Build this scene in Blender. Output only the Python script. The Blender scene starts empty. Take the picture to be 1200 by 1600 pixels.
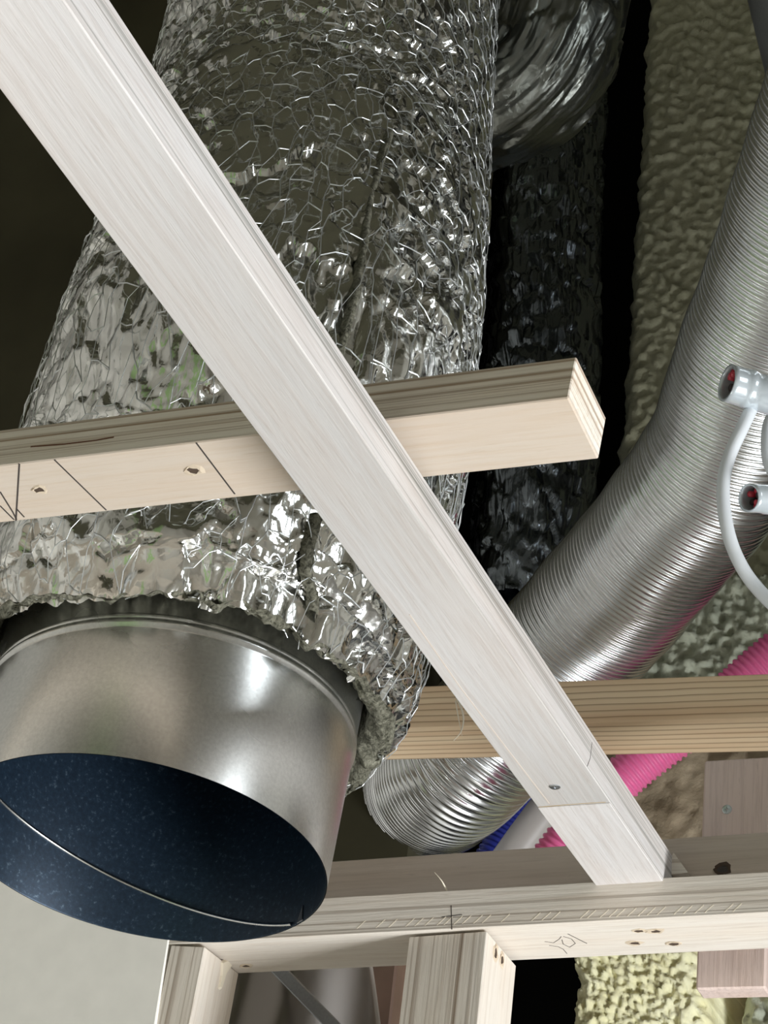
import bpy, bmesh, math, random
import numpy as np
from mathutils import Vector, Matrix, noise

random.seed(7)
rng = np.random.default_rng(7)
S = bpy.context.scene
COL = S.collection

# ------------------------------------------------------------------ camera
F_PX = 3564.8
PITCH, ROLL, YAW = 0.52973, 0.12288, 0.42757
fw = Vector((-math.sin(YAW) * math.cos(PITCH), math.cos(YAW) * math.cos(PITCH), math.sin(PITCH)))
r0 = fw.cross(Vector((0, 0, 1))).normalized()
u0 = r0.cross(fw)
rt = math.cos(ROLL) * r0 + math.sin(ROLL) * u0
up = -math.sin(ROLL) * r0 + math.cos(ROLL) * u0
cam_d = bpy.data.cameras.new('camera')
cam_d.sensor_fit = 'VERTICAL'
cam_d.sensor_height = 36.0
cam_d.lens = 36.0 * F_PX / 1600.0
cam_d.clip_start = 0.02
cam = bpy.data.objects.new('camera', cam_d)
COL.objects.link(cam)
cam.matrix_world = Matrix(((rt.x, up.x, -fw.x, 0), (rt.y, up.y, -fw.y, 0), (rt.z, up.z, -fw.z, 0), (0, 0, 0, 1)))
S.camera = cam


def at(px, py, y):
    """world point on the plane of depth y that the photograph shows at (px, py)"""
    d = fw + rt * ((px - 600) / F_PX) - up * ((py - 800) / F_PX)
    return d * (y / d.y)


# ------------------------------------------------------------------ world, light, exposure
S.view_settings.view_transform = 'Standard'
S.view_settings.look = 'None'
S.view_settings.gamma = 1.0
S.view_settings.use_curve_mapping = False
S.view_settings.exposure = 0.12
W = bpy.data.worlds.new('world')
S.world = W
W.use_nodes = True
W.node_tree.nodes['Background'].inputs[0].default_value = (0.75, 0.85, 1.0, 1)
W.node_tree.nodes['Background'].inputs[1].default_value = 0.6
FLOOR_Z = -2.3
WIN = dict(x=1.55, y0=0.5, y1=1.5, z0=-2.1, z1=-0.6)
ld = bpy.data.lights.new('window_daylight', 'AREA')
ld.shape = 'RECTANGLE'
ld.size = WIN['y1'] - WIN['y0'] - 0.1
ld.size_y = WIN['z1'] - WIN['z0'] - 0.1
ld.energy = 145
ld.color = (0.955, 0.98, 1.0)
lo = bpy.data.objects.new('window_daylight', ld)
COL.objects.link(lo)
lo.location = (WIN['x'] + 0.03, (WIN['y0'] + WIN['y1']) / 2, (WIN['z0'] + WIN['z1']) / 2)
lo.rotation_euler = Vector((1, 0, -0.0)).to_track_quat('Z', 'Y').to_euler()
WIN2 = dict(x=1.55, y0=0.45, y1=0.95, z0=1.05, z1=1.95)
l2 = bpy.data.lights.new('upper_window_daylight', 'AREA')
l2.shape = 'RECTANGLE'
l2.size = 0.4
l2.size_y = 0.8
l2.energy = 7
l2.color = (0.90, 0.96, 1.0)
l2o = bpy.data.objects.new('upper_window_daylight', l2)
COL.objects.link(l2o)
l2o.location = (1.58, 0.7, 1.5)
l2o.rotation_euler = lo.rotation_euler


# ------------------------------------------------------------------ materials
def new_mat(name):
    m = bpy.data.materials.new(name)
    m.use_nodes = True
    nt = m.node_tree
    b = nt.nodes['Principled BSDF']
    return m, nt, b


def nd(nt, t, **kw):
    n = nt.nodes.new(t)
    for k, v in kw.items():
        if k in n.inputs:
            n.inputs[k].default_value = v
        else:
            setattr(n, k, v)
    return n


def coords(nt, scale=(1, 1, 1), kind='Object'):
    tc = nt.nodes.new('ShaderNodeTexCoord')
    mp = nt.nodes.new('ShaderNodeMapping')
    mp.inputs['Scale'].default_value = scale
    nt.links.new(tc.outputs[kind], mp.inputs['Vector'])
    return mp.outputs['Vector']


def noise_tex(nt, vec, scale=1.0, detail=3.0, rough=0.5, dist=0.0):
    n = nd(nt, 'ShaderNodeTexNoise')
    n.inputs['Scale'].default_value = scale
    n.inputs['Detail'].default_value = detail
    n.inputs['Roughness'].default_value = rough
    n.inputs['Distortion'].default_value = dist
    nt.links.new(vec, n.inputs['Vector'])
    return n.outputs['Fac']


def ramp(nt, fac, stops):
    r = nt.nodes.new('ShaderNodeValToRGB')
    el = r.color_ramp.elements
    while len(el) < len(stops):
        el.new(0.5)
    for e, (p, c) in zip(el, stops):
        e.position = p
        e.color = (c[0], c[1], c[2], 1)
    nt.links.new(fac, r.inputs['Fac'])
    return r.outputs['Color']


def mix(nt, a, b, fac, mode='MIX'):
    m = nt.nodes.new('ShaderNodeMix')
    m.data_type = 'RGBA'
    m.blend_type = mode
    for sock, v in ((m.inputs['Factor'], fac), (m.inputs['A'], a), (m.inputs['B'], b)):
        if hasattr(v, 'links'):
            nt.links.new(v, sock)
        elif isinstance(v, (int, float)):
            sock.default_value = v
        else:
            sock.default_value = (v[0], v[1], v[2], 1)
    return m.outputs['Result']


def bump(nt, b, h, strength, dist=0.002):
    n = nt.nodes.new('ShaderNodeBump')
    n.inputs['Strength'].default_value = strength
    n.inputs['Distance'].default_value = dist
    nt.links.new(h, n.inputs['Height'])
    nt.links.new(n.outputs['Normal'], b.inputs['Normal'])
    return n


def plain(name, col, rough=0.6, metal=0.0, nscale=0, namp=0.0, bstr=0.0, spec=0.5):
    m, nt, b = new_mat(name)
    b.inputs['Roughness'].default_value = rough
    b.inputs['Metallic'].default_value = metal
    b.inputs['Specular IOR Level'].default_value = spec
    if nscale:
        v = coords(nt)
        f = noise_tex(nt, v, nscale, 4)
        c = ramp(nt, f, [(0.3, [x * (1 - namp) for x in col]), (0.7, [min(1, x * (1 + namp)) for x in col])])
        nt.links.new(c, b.inputs['Base Color'])
        if bstr:
            bump(nt, b, f, bstr)
    else:
        b.inputs['Base Color'].default_value = (*col, 1)
    return m


def lvl_wood(name, pale, dark, layer=150, contrast=1.0, streak=(0.5, 0.33, 0.2), phase=0.0):
    """laminated veneer lumber: layers stacked along local z, grain along local x"""
    m, nt, b = new_mat(name)
    b.inputs['Roughness'].default_value = 0.62
    b.inputs['Specular IOR Level'].default_value = 0.25
    v = coords(nt, (0.5, 0.0, layer))
    add = nd(nt, 'ShaderNodeVectorMath', operation='ADD')
    add.inputs[1].default_value = (phase, phase * 2, phase)
    nt.links.new(v, add.inputs[0])
    lay = noise_tex(nt, add.outputs[0], 1.0, 2, 0.6, 0.15)
    midc = [(p * (1 - 0.5 * contrast) + d * 0.5 * contrast) for p, d in zip(pale, dark)]
    drk = [(p * (1 - contrast) + d * contrast) for p, d in zip(pale, dark)]
    c1 = ramp(nt, lay, [(0.30, drk), (0.40, midc), (0.47, pale), (0.60, pale), (0.68, midc)])
    g = noise_tex(nt, coords(nt, (11, 270, 270)), 1.0, 5, 0.65, 0.3)
    c2 = mix(nt, c1, [p * 0.74 for p in streak], ramp(nt, g, [(0.46, (0, 0, 0)), (0.74, (0.42, 0.42, 0.42))]))
    g2 = noise_tex(nt, coords(nt, (2.2, 22, 22)), 1.0, 3, 0.6)
    c3 = mix(nt, c2, (1.0, 0.92, 0.85), ramp(nt, g2, [(0.35, (0, 0, 0)), (0.75, (0.6, 0.6, 0.6))]), 'MULTIPLY')
    g3 = noise_tex(nt, coords(nt, (30, 420, 420)), 1.0, 3, 0.7)
    c4 = mix(nt, c3, [p * 0.62 for p in streak], ramp(nt, g3, [(0.62, (0, 0, 0)), (0.80, (0.55, 0.55, 0.55))]))
    nt.links.new(c4, b.inputs['Base Color'])
    bump(nt, b, g, 0.35, 0.0015)
    return m


def softwood(name, pale, line):
    m, nt, b = new_mat(name)
    b.inputs['Roughness'].default_value = 0.6
    b.inputs['Specular IOR Level'].default_value = 0.25
    tc = nt.nodes.new('ShaderNodeTexCoord')
    mp = nt.nodes.new('ShaderNodeMapping')
    mp.inputs['Scale'].default_value = (0.35, 1.0, 1.0)
    mp.inputs['Rotation'].default_value = (0.6, 0.0, 0.02)
    nt.links.new(tc.outputs['Object'], mp.inputs['Vector'])
    w = nt.nodes.new('ShaderNodeTexWave')
    w.wave_type = 'BANDS'
    w.bands_direction = 'Z'
    w.wave_profile = 'SAW'
    w.inputs['Scale'].default_value = 62
    w.inputs['Distortion'].default_value = 2.2
    w.inputs['Detail'].default_value = 2
    w.inputs['Detail Scale'].default_value = 0.35
    nt.links.new(mp.outputs['Vector'], w.inputs['Vector'])
    c1 = ramp(nt, w.outputs['Fac'], [(0.0, pale), (0.62, pale), (0.86, [0.6 * a + 0.4 * d for a, d in zip(pale, line)]), (0.93, line), (1.0, pale)])
    g = noise_tex(nt, coords(nt, (3, 60, 60)), 1.0, 4)
    c2 = mix(nt, c1, (0.80, 0.66, 0.58), ramp(nt, g, [(0.35, (0, 0, 0)), (0.7, (0.7, 0.7, 0.7))]), 'MULTIPLY')
    nt.links.new(c2, b.inputs['Base Color'])
    bump(nt, b, w.outputs['Fac'], 0.2, 0.001)
    return m


M = {}
PALE = (0.80, 0.755, 0.70)
M['joist'] = lvl_wood('pale_laminated_wood', (0.60, 0.580, 0.570), (0.20, 0.20, 0.18), 330, 0.95, (0.52, 0.43, 0.38))
M['cross'] = lvl_wood('tan_laminated_wood', (0.84, 0.785, 0.705), (0.26, 0.165, 0.09), 270, 0.95, (0.66, 0.5, 0.34), 3.3)
M['header'] = lvl_wood('grey_laminated_wood', (0.74, 0.69, 0.62), (0.20, 0.155, 0.115), 310, 0.95, (0.6, 0.47, 0.36), 6.1)
M['stud'] = lvl_wood('stud_laminated_wood', (0.73, 0.675, 0.60), (0.25, 0.19, 0.14), 260, 0.95, (0.6, 0.47, 0.36), 9.4)
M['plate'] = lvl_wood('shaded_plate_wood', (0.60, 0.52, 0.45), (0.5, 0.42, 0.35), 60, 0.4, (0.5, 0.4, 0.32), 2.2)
M['pinkish'] = lvl_wood('pink_bounce_board_wood', (0.78, 0.64, 0.59), (0.66, 0.53, 0.48), 90, 0.4, (0.5, 0.36, 0.32), 5.2)  # pale wood; pink bounce from the conduit put into its colour
M['soft'] = softwood('softwood', (0.84, 0.67, 0.46), (0.30, 0.18, 0.09))
M['brownwood'] = plain('dark_stained_board', (0.14, 0.085, 0.06), 0.6, 0, 14, 0.3)
M['mark'] = plain('graphite_and_cut_shade', (0.05, 0.04, 0.035), 0.8)  # pencil graphite; also colours the shade inside the saw cuts
M['hole'] = plain('nail_hole_shade', (0.07, 0.045, 0.03), 0.9)  # shade inside the holes, put into a dark disc colour
M['torn'] = plain('torn_wood_fibre', (0.60, 0.50, 0.38), 0.8)
M['splint'] = plain('splinter_wood', (0.80, 0.72, 0.58), 0.7)
M['screw'] = plain('zinc_screw', (0.62, 0.65, 0.68), 0.3, 1.0)
M['board'] = plain('plasterboard_paper', (0.93, 0.90, 0.84), 0.85, 0, 40, 0.03, 0.05, 0.2)
M['floor'] = plain('screed_floor', (0.42, 0.405, 0.37), 0.85, 0, 5, 0.12, 0.05)
M['wallpaint'] = plain('room_plaster', (0.66, 0.63, 0.58), 0.9, 0, 8, 0.05)
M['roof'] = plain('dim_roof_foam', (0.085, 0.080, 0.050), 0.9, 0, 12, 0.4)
M['reflected_green'] = plain('reflected_green_strip', (0.40, 0.62, 0.25), 0.8, 0, 12, 0.15)  # colour of the added strip that the pipe reflects
M['shaded_wall'] = plain('shaded_cavity_board', (0.055, 0.050, 0.030), 0.9, 0, 6, 0.2, 0, 0.1)  # plasterboard in shade; the dark is put into its colour
M['black'] = plain('black_cavity_shade', (0.012, 0.012, 0.012), 0.8, 0, 6, 0.2, 0, 0.1)  # darkness of the deep cavity put into the back wall colour
M['cable'] = plain('white_cable_jacket', (0.74, 0.77, 0.80), 0.42)
M['pink'] = plain('pink_conduit_plastic', (0.86, 0.17, 0.40), 0.42)
M['blue'] = plain('blue_conduit_plastic', (0.02, 0.03, 0.25), 0.45)
M['greypipe'] = plain('grey_pipe_plastic', (0.42, 0.39, 0.37), 0.45)
M['sleeve'] = plain('silver_grey_sleeve', (0.62, 0.68, 0.72), 0.18, 0.35, 20, 0.06)
M['redwire'] = plain('red_wire', (0.5, 0.03, 0.05), 0.35)
M['darkin'] = plain('dark_sleeve_inside', (0.03, 0.015, 0.012), 0.7)
M['wire'] = plain('galvanised_wire', (0.74, 0.76, 0.77), 0.28, 0.8)
M['frame'] = plain('window_frame_white', (0.75, 0.75, 0.73), 0.4)


def foil(name, col, rough, s1, b1):
    m, nt, b = new_mat(name)
    b.inputs['Metallic'].default_value = 1.0
    b.inputs['Base Color'].default_value = (*col, 1)
    b.inputs['Roughness'].default_value = rough
    v = coords(nt, (1, 1, 0.7))
    n1 = noise_tex(nt, v, s1, 3, 0.6, 0.6)
    vo = nt.nodes.new('ShaderNodeTexVoronoi')
    vo.feature = 'F2'
    vo.inputs['Scale'].default_value = s1 * 1.3
    nt.links.new(v, vo.inputs['Vector'])
    ad = nd(nt, 'ShaderNodeMath', operation='ADD')
    nt.links.new(n1, ad.inputs[0])
    nt.links.new(vo.outputs['Distance'], ad.inputs[1])
    bump(nt, b, ad.outputs[0], b1, 0.004)
    return m


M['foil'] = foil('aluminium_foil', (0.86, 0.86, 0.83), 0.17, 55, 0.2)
M['foil_dim'] = foil('shaded_aluminium_foil', (0.22, 0.23, 0.21), 0.34, 50, 0.25)  # aluminium foil; blocked light put into the darker colour
M['foil_dark'] = foil('cavity_shade_foil', (0.16, 0.18, 0.20), 0.25, 45, 0.3)  # foil standing in the dark cavity; the darkness is put into its colour
M['flex'] = plain('aluminium_flex', (0.80, 0.815, 0.83), 0.24, 1.0)


def galv(name, col, rough):
    m, nt, b = new_mat(name)
    b.inputs['Metallic'].default_value = 1.0
    v = coords(nt)
    f = noise_tex(nt, v, 420, 2, 0.6)
    f2 = noise_tex(nt, v, 9, 3, 0.5)
    c = ramp(nt, f, [(0.3, [x * 0.86 for x in col]), (0.7, col)])
    nt.links.new(c, b.inputs['Base Color'])
    r = ramp(nt, f2, [(0.3, (rough - 0.05,) * 3), (0.7, (rough + 0.08,) * 3)])
    nt.links.new(r, b.inputs['Roughness'])
    bump(nt, b, f, 0.06, 0.0004)
    return m


M['galv'] = galv('galvanised_steel', (0.74, 0.745, 0.73), 0.25)
M['galv_dull'] = galv('dull_galvanised_steel', (0.42, 0.43, 0.44), 0.45)
M['sheet'] = plain('brushed_sheet', (0.55, 0.50, 0.46), 0.28, 1.0, 3, 0.1)


def pipe_inside_dark():  # dark interior of the steel pipe put into a navy colour
    m, nt, b = new_mat('dark_pipe_inside')
    v = coords(nt)
    f = noise_tex(nt, v, 300, 3, 0.7)
    c = ramp(nt, f, [(0.35, (0.009, 0.019, 0.034)), (0.60, (0.014, 0.030, 0.052)), (0.76, (0.09, 0.125, 0.16))])
    nt.links.new(c, b.inputs['Base Color'])
    b.inputs['Roughness'].default_value = 0.42
    b.inputs['Metallic'].default_value = 0.5
    return m


M['pipe_inside_dark'] = pipe_inside_dark()


def foam_mat(name, c0, c1):
    m, nt, b = new_mat(name)
    v = coords(nt)
    f = noise_tex(nt, v, 26, 5, 0.6)
    nt.links.new(ramp(nt, f, [(0.3, c0), (0.7, c1)]), b.inputs['Base Color'])
    b.inputs['Roughness'].default_value = 0.7
    b.inputs['Specular IOR Level'].default_value = 0.3
    f2 = noise_tex(nt, v, 190, 3, 0.6)
    bump(nt, b, f2, 0.35, 0.003)
    return m


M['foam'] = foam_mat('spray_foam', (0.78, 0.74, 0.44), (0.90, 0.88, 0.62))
M['foam_shaded'] = foam_mat('shaded_spray_foam', (0.33, 0.325, 0.225), (0.45, 0.445, 0.32))  # same foam as below; cavity shade put into a darker colour
M['foam_grey'] = foam_mat('grey_green_foam', (0.42, 0.45, 0.36), (0.60, 0.63, 0.50))
def wool_mat():
    m, nt, b = new_mat('mineral_wool')
    v = coords(nt)
    f = noise_tex(nt, v, 260, 5, 0.75, 0.8)
    nt.links.new(ramp(nt, f, [(0.36, (0.045, 0.044, 0.032)), (0.5, (0.17, 0.165, 0.125)), (0.68, (0.33, 0.32, 0.25))]), b.inputs['Base Color'])
    b.inputs['Roughness'].default_value = 0.95
    b.inputs['Specular IOR Level'].default_value = 0.1
    bump(nt, b, f, 0.9, 0.004)
    return m


M['wool'] = wool_mat()
M['patch'] = foam_mat('brown_masonry', (0.38, 0.30, 0.20), (0.60, 0.50, 0.36))


# ------------------------------------------------------------------ helpers
def link_mesh(name, verts, faces, mat, parent=None, smooth=False, matrix=None):
    me = bpy.data.meshes.new(name)
    me.from_pydata([tuple(map(float, v)) for v in verts], [], [tuple(int(i) for i in f) for f in faces])
    me.update()
    if smooth:
        me.polygons.foreach_set('use_smooth', [True] * len(me.polygons))
    if mat:
        me.materials.append(mat)
    o = bpy.data.objects.new(name, me)
    COL.objects.link(o)
    if matrix is not None:
        o.matrix_world = matrix
    if parent:
        o.parent = parent
    return o


def from_bm(name, bm, mat, parent=None, smooth=False, matrix=None):
    bmesh.ops.recalc_face_normals(bm, faces=bm.faces)
    me = bpy.data.meshes.new(name)
    bm.to_mesh(me)
    bm.free()
    if smooth:
        me.polygons.foreach_set('use_smooth', [True] * len(me.polygons))
    me.materials.append(mat)
    o = bpy.data.objects.new(name, me)
    COL.objects.link(o)
    if matrix is not None:
        o.matrix_world = matrix
    if parent:
        o.parent = parent
    return o


def tag(o, label=None, cat=None, group=None, kind=None):
    if label:
        o['label'] = label
    if cat:
        o['category'] = cat
    if group:
        o['group'] = group
    if kind:
        o['kind'] = kind
    return o


def empty(name, loc=(0, 0, 0), label=None, cat=None, group=None):
    o = bpy.data.objects.new(name, None)
    o.empty_display_size = 0.05
    COL.objects.link(o)
    o.location = loc
    return tag(o, label, cat, group)


def thing_at(name, base, label, cat, group=None):
    """an Empty at the thing's base; parts given in world space are parented by adopt()"""
    return empty(name, base, label, cat, group)


def adopt(root, o):
    mw = o.matrix_world.copy() if o.parent is None else o.matrix_basis.copy()
    o.parent = root
    o.matrix_parent_inverse = Matrix.Translation(root.location).inverted() if root.type == 'EMPTY' else root.matrix_basis.inverted()
    return o


def box_bm(x0, x1, y0, y1, z0, z1, bevel=0.0, seg=1):
    bm = bmesh.new()
    bmesh.ops.create_cube(bm, size=1)
    for v in bm.verts:
        v.co = ((x0 + x1) / 2 + v.co.x * (x1 - x0), (y0 + y1) / 2 + v.co.y * (y1 - y0), (z0 + z1) / 2 + v.co.z * (z1 - z0))
    if bevel:
        bmesh.ops.bevel(bm, geom=list(bm.edges), offset=bevel, segments=seg, affect='EDGES')
    return bm


def rotm(a):
    x, y, z = a
    return Matrix.Rotation(z, 3, 'Z') @ Matrix.Rotation(y, 3, 'Y') @ Matrix.Rotation(x, 3, 'X')


def frame(A, ex, ey, ez):
    return Matrix(((ex.x, ey.x, ez.x, A[0]), (ex.y, ey.y, ez.y, A[1]), (ex.z, ey.z, ez.z, A[2]), (0, 0, 0, 1)))


def catmull(P, n=24):
    P = [np.array(p, float) for p in P]
    P = [2 * P[0] - P[1]] + P + [2 * P[-1] - P[-2]]
    out = []
    for i in range(1, len(P) - 2):
        for k in range(n):
            t = k / n
            a, b, c, d = P[i - 1], P[i], P[i + 1], P[i + 2]
            out.append(0.5 * (2 * b + (c - a) * t + (2 * a - 5 * b + 4 * c - d) * t * t + (3 * b - a - 3 * c + d) * t ** 3))
    out.append(P[-2])
    return np.array(out)


def resample(P, n):
    d = np.r_[0, np.cumsum(np.linalg.norm(np.diff(P, axis=0), axis=1))]
    t = np.linspace(0, d[-1], n)
    return np.stack([np.interp(t, d, P[:, i]) for i in range(3)], 1), t


def frames(P):
    T = np.gradient(P, axis=0)
    T /= np.linalg.norm(T, axis=1)[:, None]
    ref = np.array([0, -1.0, 0]) if abs(T[0][1]) < 0.9 else np.array([1.0, 0, 0])
    n = ref - T[0] * (ref @ T[0])
    n /= np.linalg.norm(n)
    N = [n]
    for i in range(1, len(P)):
        n = N[-1] - T[i] * (N[-1] @ T[i])
        N.append(n / np.linalg.norm(n))
    N = np.array(N)
    return T, N, np.cross(T, N)


def sweep(P, R, nseg):
    """P (n,3) centre line, R (n,nseg) radii -> verts, quad faces"""
    T, N, B = frames(P)
    th = np.linspace(0, 2 * np.pi, nseg, endpoint=False)
    V = P[:, None] + R[:, :, None] * (np.cos(th)[None, :, None] * N[:, None] + np.sin(th)[None, :, None] * B[:, None])
    n = len(P)
    i, j = np.meshgrid(np.arange(n - 1), np.arange(nseg), indexing='ij')
    j2 = (j + 1) % nseg
    Fc = np.stack([i * nseg + j, i * nseg + j2, (i + 1) * nseg + j2, (i + 1) * nseg + j], -1).reshape(-1, 4)
    return V.reshape(-1, 3), Fc


def fast_mesh(name, V, Fc, mat, smooth=True):
    me = bpy.data.meshes.new(name)
    V = np.ascontiguousarray(V, dtype=np.float32)
    Fc = np.ascontiguousarray(Fc, dtype=np.int32)
    k = Fc.shape[1]
    me.vertices.add(len(V))
    me.vertices.foreach_set('co', V.ravel())
    me.loops.add(Fc.size)
    me.loops.foreach_set('vertex_index', Fc.ravel())
    me.polygons.add(len(Fc))
    me.polygons.foreach_set('loop_start', np.arange(0, Fc.size, k, dtype=np.int32))
    me.update(calc_edges=True)
    me.validate()
    if smooth:
        me.polygons.foreach_set('use_smooth', np.ones(len(me.polygons), dtype=bool))
    me.materials.append(mat)
    o = bpy.data.objects.new(name, me)
    COL.objects.link(o)
    return o


def tube(name, pts, r, mat, nseg=16, n=40, caps=True):
    P, t = resample(catmull(pts) if len(pts) > 2 else np.array(pts, float), n)
    V, Fc = sweep(P, np.full((n, nseg), r), nseg)
    faces = [tuple(f) for f in Fc]
    if caps:
        faces.append(tuple(range(nseg))[::-1])
        faces.append(tuple(range((n - 1) * nseg, n * nseg)))
    return link_mesh(name, V, faces, mat, smooth=True)


def facet_field(u, v, cell, slope, seed, stretch=1.0, period_u=None):
    """creased sheet: random tilted plane per Voronoi cell (u, v arrays in metres)"""
    r = np.random.default_rng(seed)
    gu, gv = u / cell, v / (cell * stretch)
    NU, NV = 97, 89
    jx, jy = r.random((NU, NV)), r.random((NU, NV))
    ax, ay = r.normal(0, 1, (NU, NV)), r.normal(0, 1, (NU, NV))
    off = r.normal(0, 0.12, (NU, NV))
    iu, iv = np.floor(gu).astype(int), np.floor(gv).astype(int)
    pu = int(round(period_u / cell)) if period_u else NU
    best = np.full(u.shape, 1e9)
    out = np.zeros(u.shape)
    for a in (-1, 0, 1):
        for b in (-1, 0, 1):
            cu, cv = iu + a, iv + b
            k, l = np.mod(cu, pu) % NU, np.mod(cv, NV)
            du, dv = gu - cu - jx[k, l], gv - cv - jy[k, l]
            d = du * du + dv * dv
            s = d < best
            best = np.where(s, d, best)
            out = np.where(s, du * ax[k, l] + dv * ay[k, l] + off[k, l], out)
    return out * cell * slope


# ================================================================== SETTING
def struct(name, bm, mat):
    return tag(from_bm(name, bm, mat), kind='structure')


struct('floor', box_bm(-2.4, 1.7, -2.6, 2.75, FLOOR_Z - 0.1, FLOOR_Z), M['floor'])
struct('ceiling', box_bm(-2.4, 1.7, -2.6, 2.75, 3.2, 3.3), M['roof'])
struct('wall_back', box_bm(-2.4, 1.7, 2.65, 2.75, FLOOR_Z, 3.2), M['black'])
struct('wall_rear', box_bm(-2.4, 1.7, -2.7, -2.6, FLOOR_Z, 3.2), M['wallpaint'])
# unseen green strip added on the rear wall to reflect in the pipe
struct('added_green_strip_1', box_bm(-1.42, -0.58, -2.6, -2.585, FLOOR_Z, 3.2), M['reflected_green'])
struct('wall_left', box_bm(-2.5, -2.4, -2.6, 2.75, FLOOR_Z, 3.2), M['wallpaint'])
# right wall around the low window
X0, X1 = WIN['x'] + 0.05, WIN['x'] + 0.15
bm = bmesh.new()
for (a, b_, c_, d_) in ((-2.6, WIN2['y0'], FLOOR_Z, 3.2), (WIN2['y0'], WIN['y0'], FLOOR_Z, WIN2['z0']), (WIN2['y0'], WIN['y0'], WIN2['z1'], 3.2), (WIN['y1'], 2.75, FLOOR_Z, 3.2),
                        (WIN['y0'], WIN['y1'], FLOOR_Z, WIN['z0']), (WIN['y0'], WIN['y1'], WIN['z1'], WIN2['z0']),
                        (WIN['y0'], WIN['y1'], WIN2['z1'], 3.2), (WIN2['y1'], WIN['y1'], WIN2['z0'], WIN2['z1'])):
    t_ = box_bm(X0, X1, a, b_, c_, d_)
    me_ = bpy.data.meshes.new('tmp')
    t_.to_mesh(me_)
    t_.free()
    bm.from_mesh(me_)
    bpy.data.meshes.remove(me_)
struct('wall_right', bm, M['wallpaint'])
# unseen wall added right of the view to keep light off the upper foam
struct('added_shade_wall', box_bm(0.056, 1.6, 1.585, 1.64, 0.02, 3.2), M['wallpaint'])
# cavity board left of the duct, its shade put into the dark colour
struct('wall_cavity_left', box_bm(-2.4, -0.86, 2.05, 2.09, 0.2, 3.2), M['shaded_wall'])

# plasterboard sheet beside the first stud
pb = tag(from_bm('plasterboard_sheet', box_bm(-1.45, -0.8628, 1.5758, 1.5883, -0.6, 0.70, 0.0008), M['board']),
         'cream plasterboard sheet below the open pipe, left of the studs', 'plasterboard')

# ================================================================== TIMBER
def timber(name, A, ex, ey, ez, L, Wd, T, mat, label, bevel=0.0007, x_start=0.0):
    o = from_bm(name, box_bm(x_start, L, 0, Wd, 0, T, bevel), mat, matrix=frame(A, ex, ey, ez))
    return tag(o, label, 'timber')


def part_local(parent, name, bm, mat, smooth=False):
    """part modelled in the local frame of its parent"""
    o = from_bm(name, bm, mat, smooth=smooth)
    o.parent = parent
    return o


def disc_hole(parent, x, y, z, r, axis, mat_rim, mat_in, sgn, name='nail_hole'):
    """torn screw hole: ragged raised rim round a sunken dark bottom"""
    bm = bmesh.new()
    n = 10
    rings = []
    for k, (rr, h) in enumerate(((1.5, 0.0), (1.15, 0.0007), (0.8, 0.0004), (0.5, 0.0002))):
        ring = []
        for i in range(n):
            a = 2 * math.pi * i / n
            q = rr * r * random.uniform(0.75, 1.3)
            p = [q * math.cos(a) * 1.5, q * math.sin(a)]
            hh = sgn * (h * random.uniform(0.4, 1.6) + 0.00005)
            co = (x + p[0], y + p[1], z + hh) if axis == 'Z' else (x + p[0], y + hh, z + p[1])
            ring.append(bm.verts.new(co))
        rings.append(ring)
    for a, b in zip(rings, rings[1:]):
        for i in range(n):
            bm.faces.new((a[i], a[(i + 1) % n], b[(i + 1) % n], b[i]))
    bm.faces.new(rings[-1])
    o = part_local(parent, name, bm, mat_rim)
    o.data.materials.append(mat_in)
    for k, p in enumerate(o.data.polygons):
        if k >= 2 * n:
            p.material_index = 1
    return o


def stroke(parent, name, pts, w, axis, level, mat, depth=0.0009):
    """thin raised line along pts lying in a face of the parent (axis = face normal)"""
    bm = bmesh.new()
    for (a, b) in zip(pts, pts[1:]):
        a2, b2 = Vector(a), Vector(b)
        d = (b2 - a2).normalized()
        n = Vector((-d.y, d.x)) * w / 2
        q = [a2 + n, a2 - n, b2 - n, b2 + n]
        lo_, hi_ = level
        vs = []
        for h in (lo_, hi_):
            for c in q:
                vs.append(bm.verts.new((c.x, c.y, h) if axis == 'Z' else (c.x, h, c.y)))
        for f in ((0, 1, 2, 3), (4, 5, 6, 7), (0, 1, 5, 4), (1, 2, 6, 5), (2, 3, 7, 6), (3, 0, 4, 7)):
            bm.faces.new([vs[i] for i in f])
    return part_local(parent, name, bm, mat)


def screw(parent, loc, normal_axis, sgn, r=0.0042):
    """countersunk cross-head screw"""
    bm = bmesh.new()
    n = 16
    prof = ((1.0, 0.0), (1.0, 0.0006), (0.82, 0.0010), (0.45, 0.0009), (0.32, 0.0002), (0.0, -0.0004))
    rings = []
    for rr, h in prof:
        ring = []
        for i in range(n):
            a = 2 * math.pi * i / n
            q = r * rr * (1 if rr > 0.5 or rr == 0 else (1.35 if i % 4 == 0 else 0.5))
            p = (q * math.cos(a), q * math.sin(a))
            co = (loc[0] + p[0], loc[1] + p[1], loc[2] + sgn * h) if normal_axis == 'Z' else (loc[0] + p[0], loc[1] + sgn * h, loc[2] + p[1])
            ring.append(bm.verts.new(co))
        rings.append(ring)
    for a, b in zip(rings, rings[1:]):
        for i in range(n):
            bm.faces.new((a[i], a[(i + 1) % n], b[(i + 1) % n], b[i]))
    bmesh.ops.remove_doubles(bm, verts=bm.verts, dist=1e-6)
    o = part_local(parent, 'screw', bm, M['screw'])
    o['label'] = 'zinc cross-head screw'
    return o


def loc_of(o, p):
    return o.matrix_basis.inverted() @ Vector(p)


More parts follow.
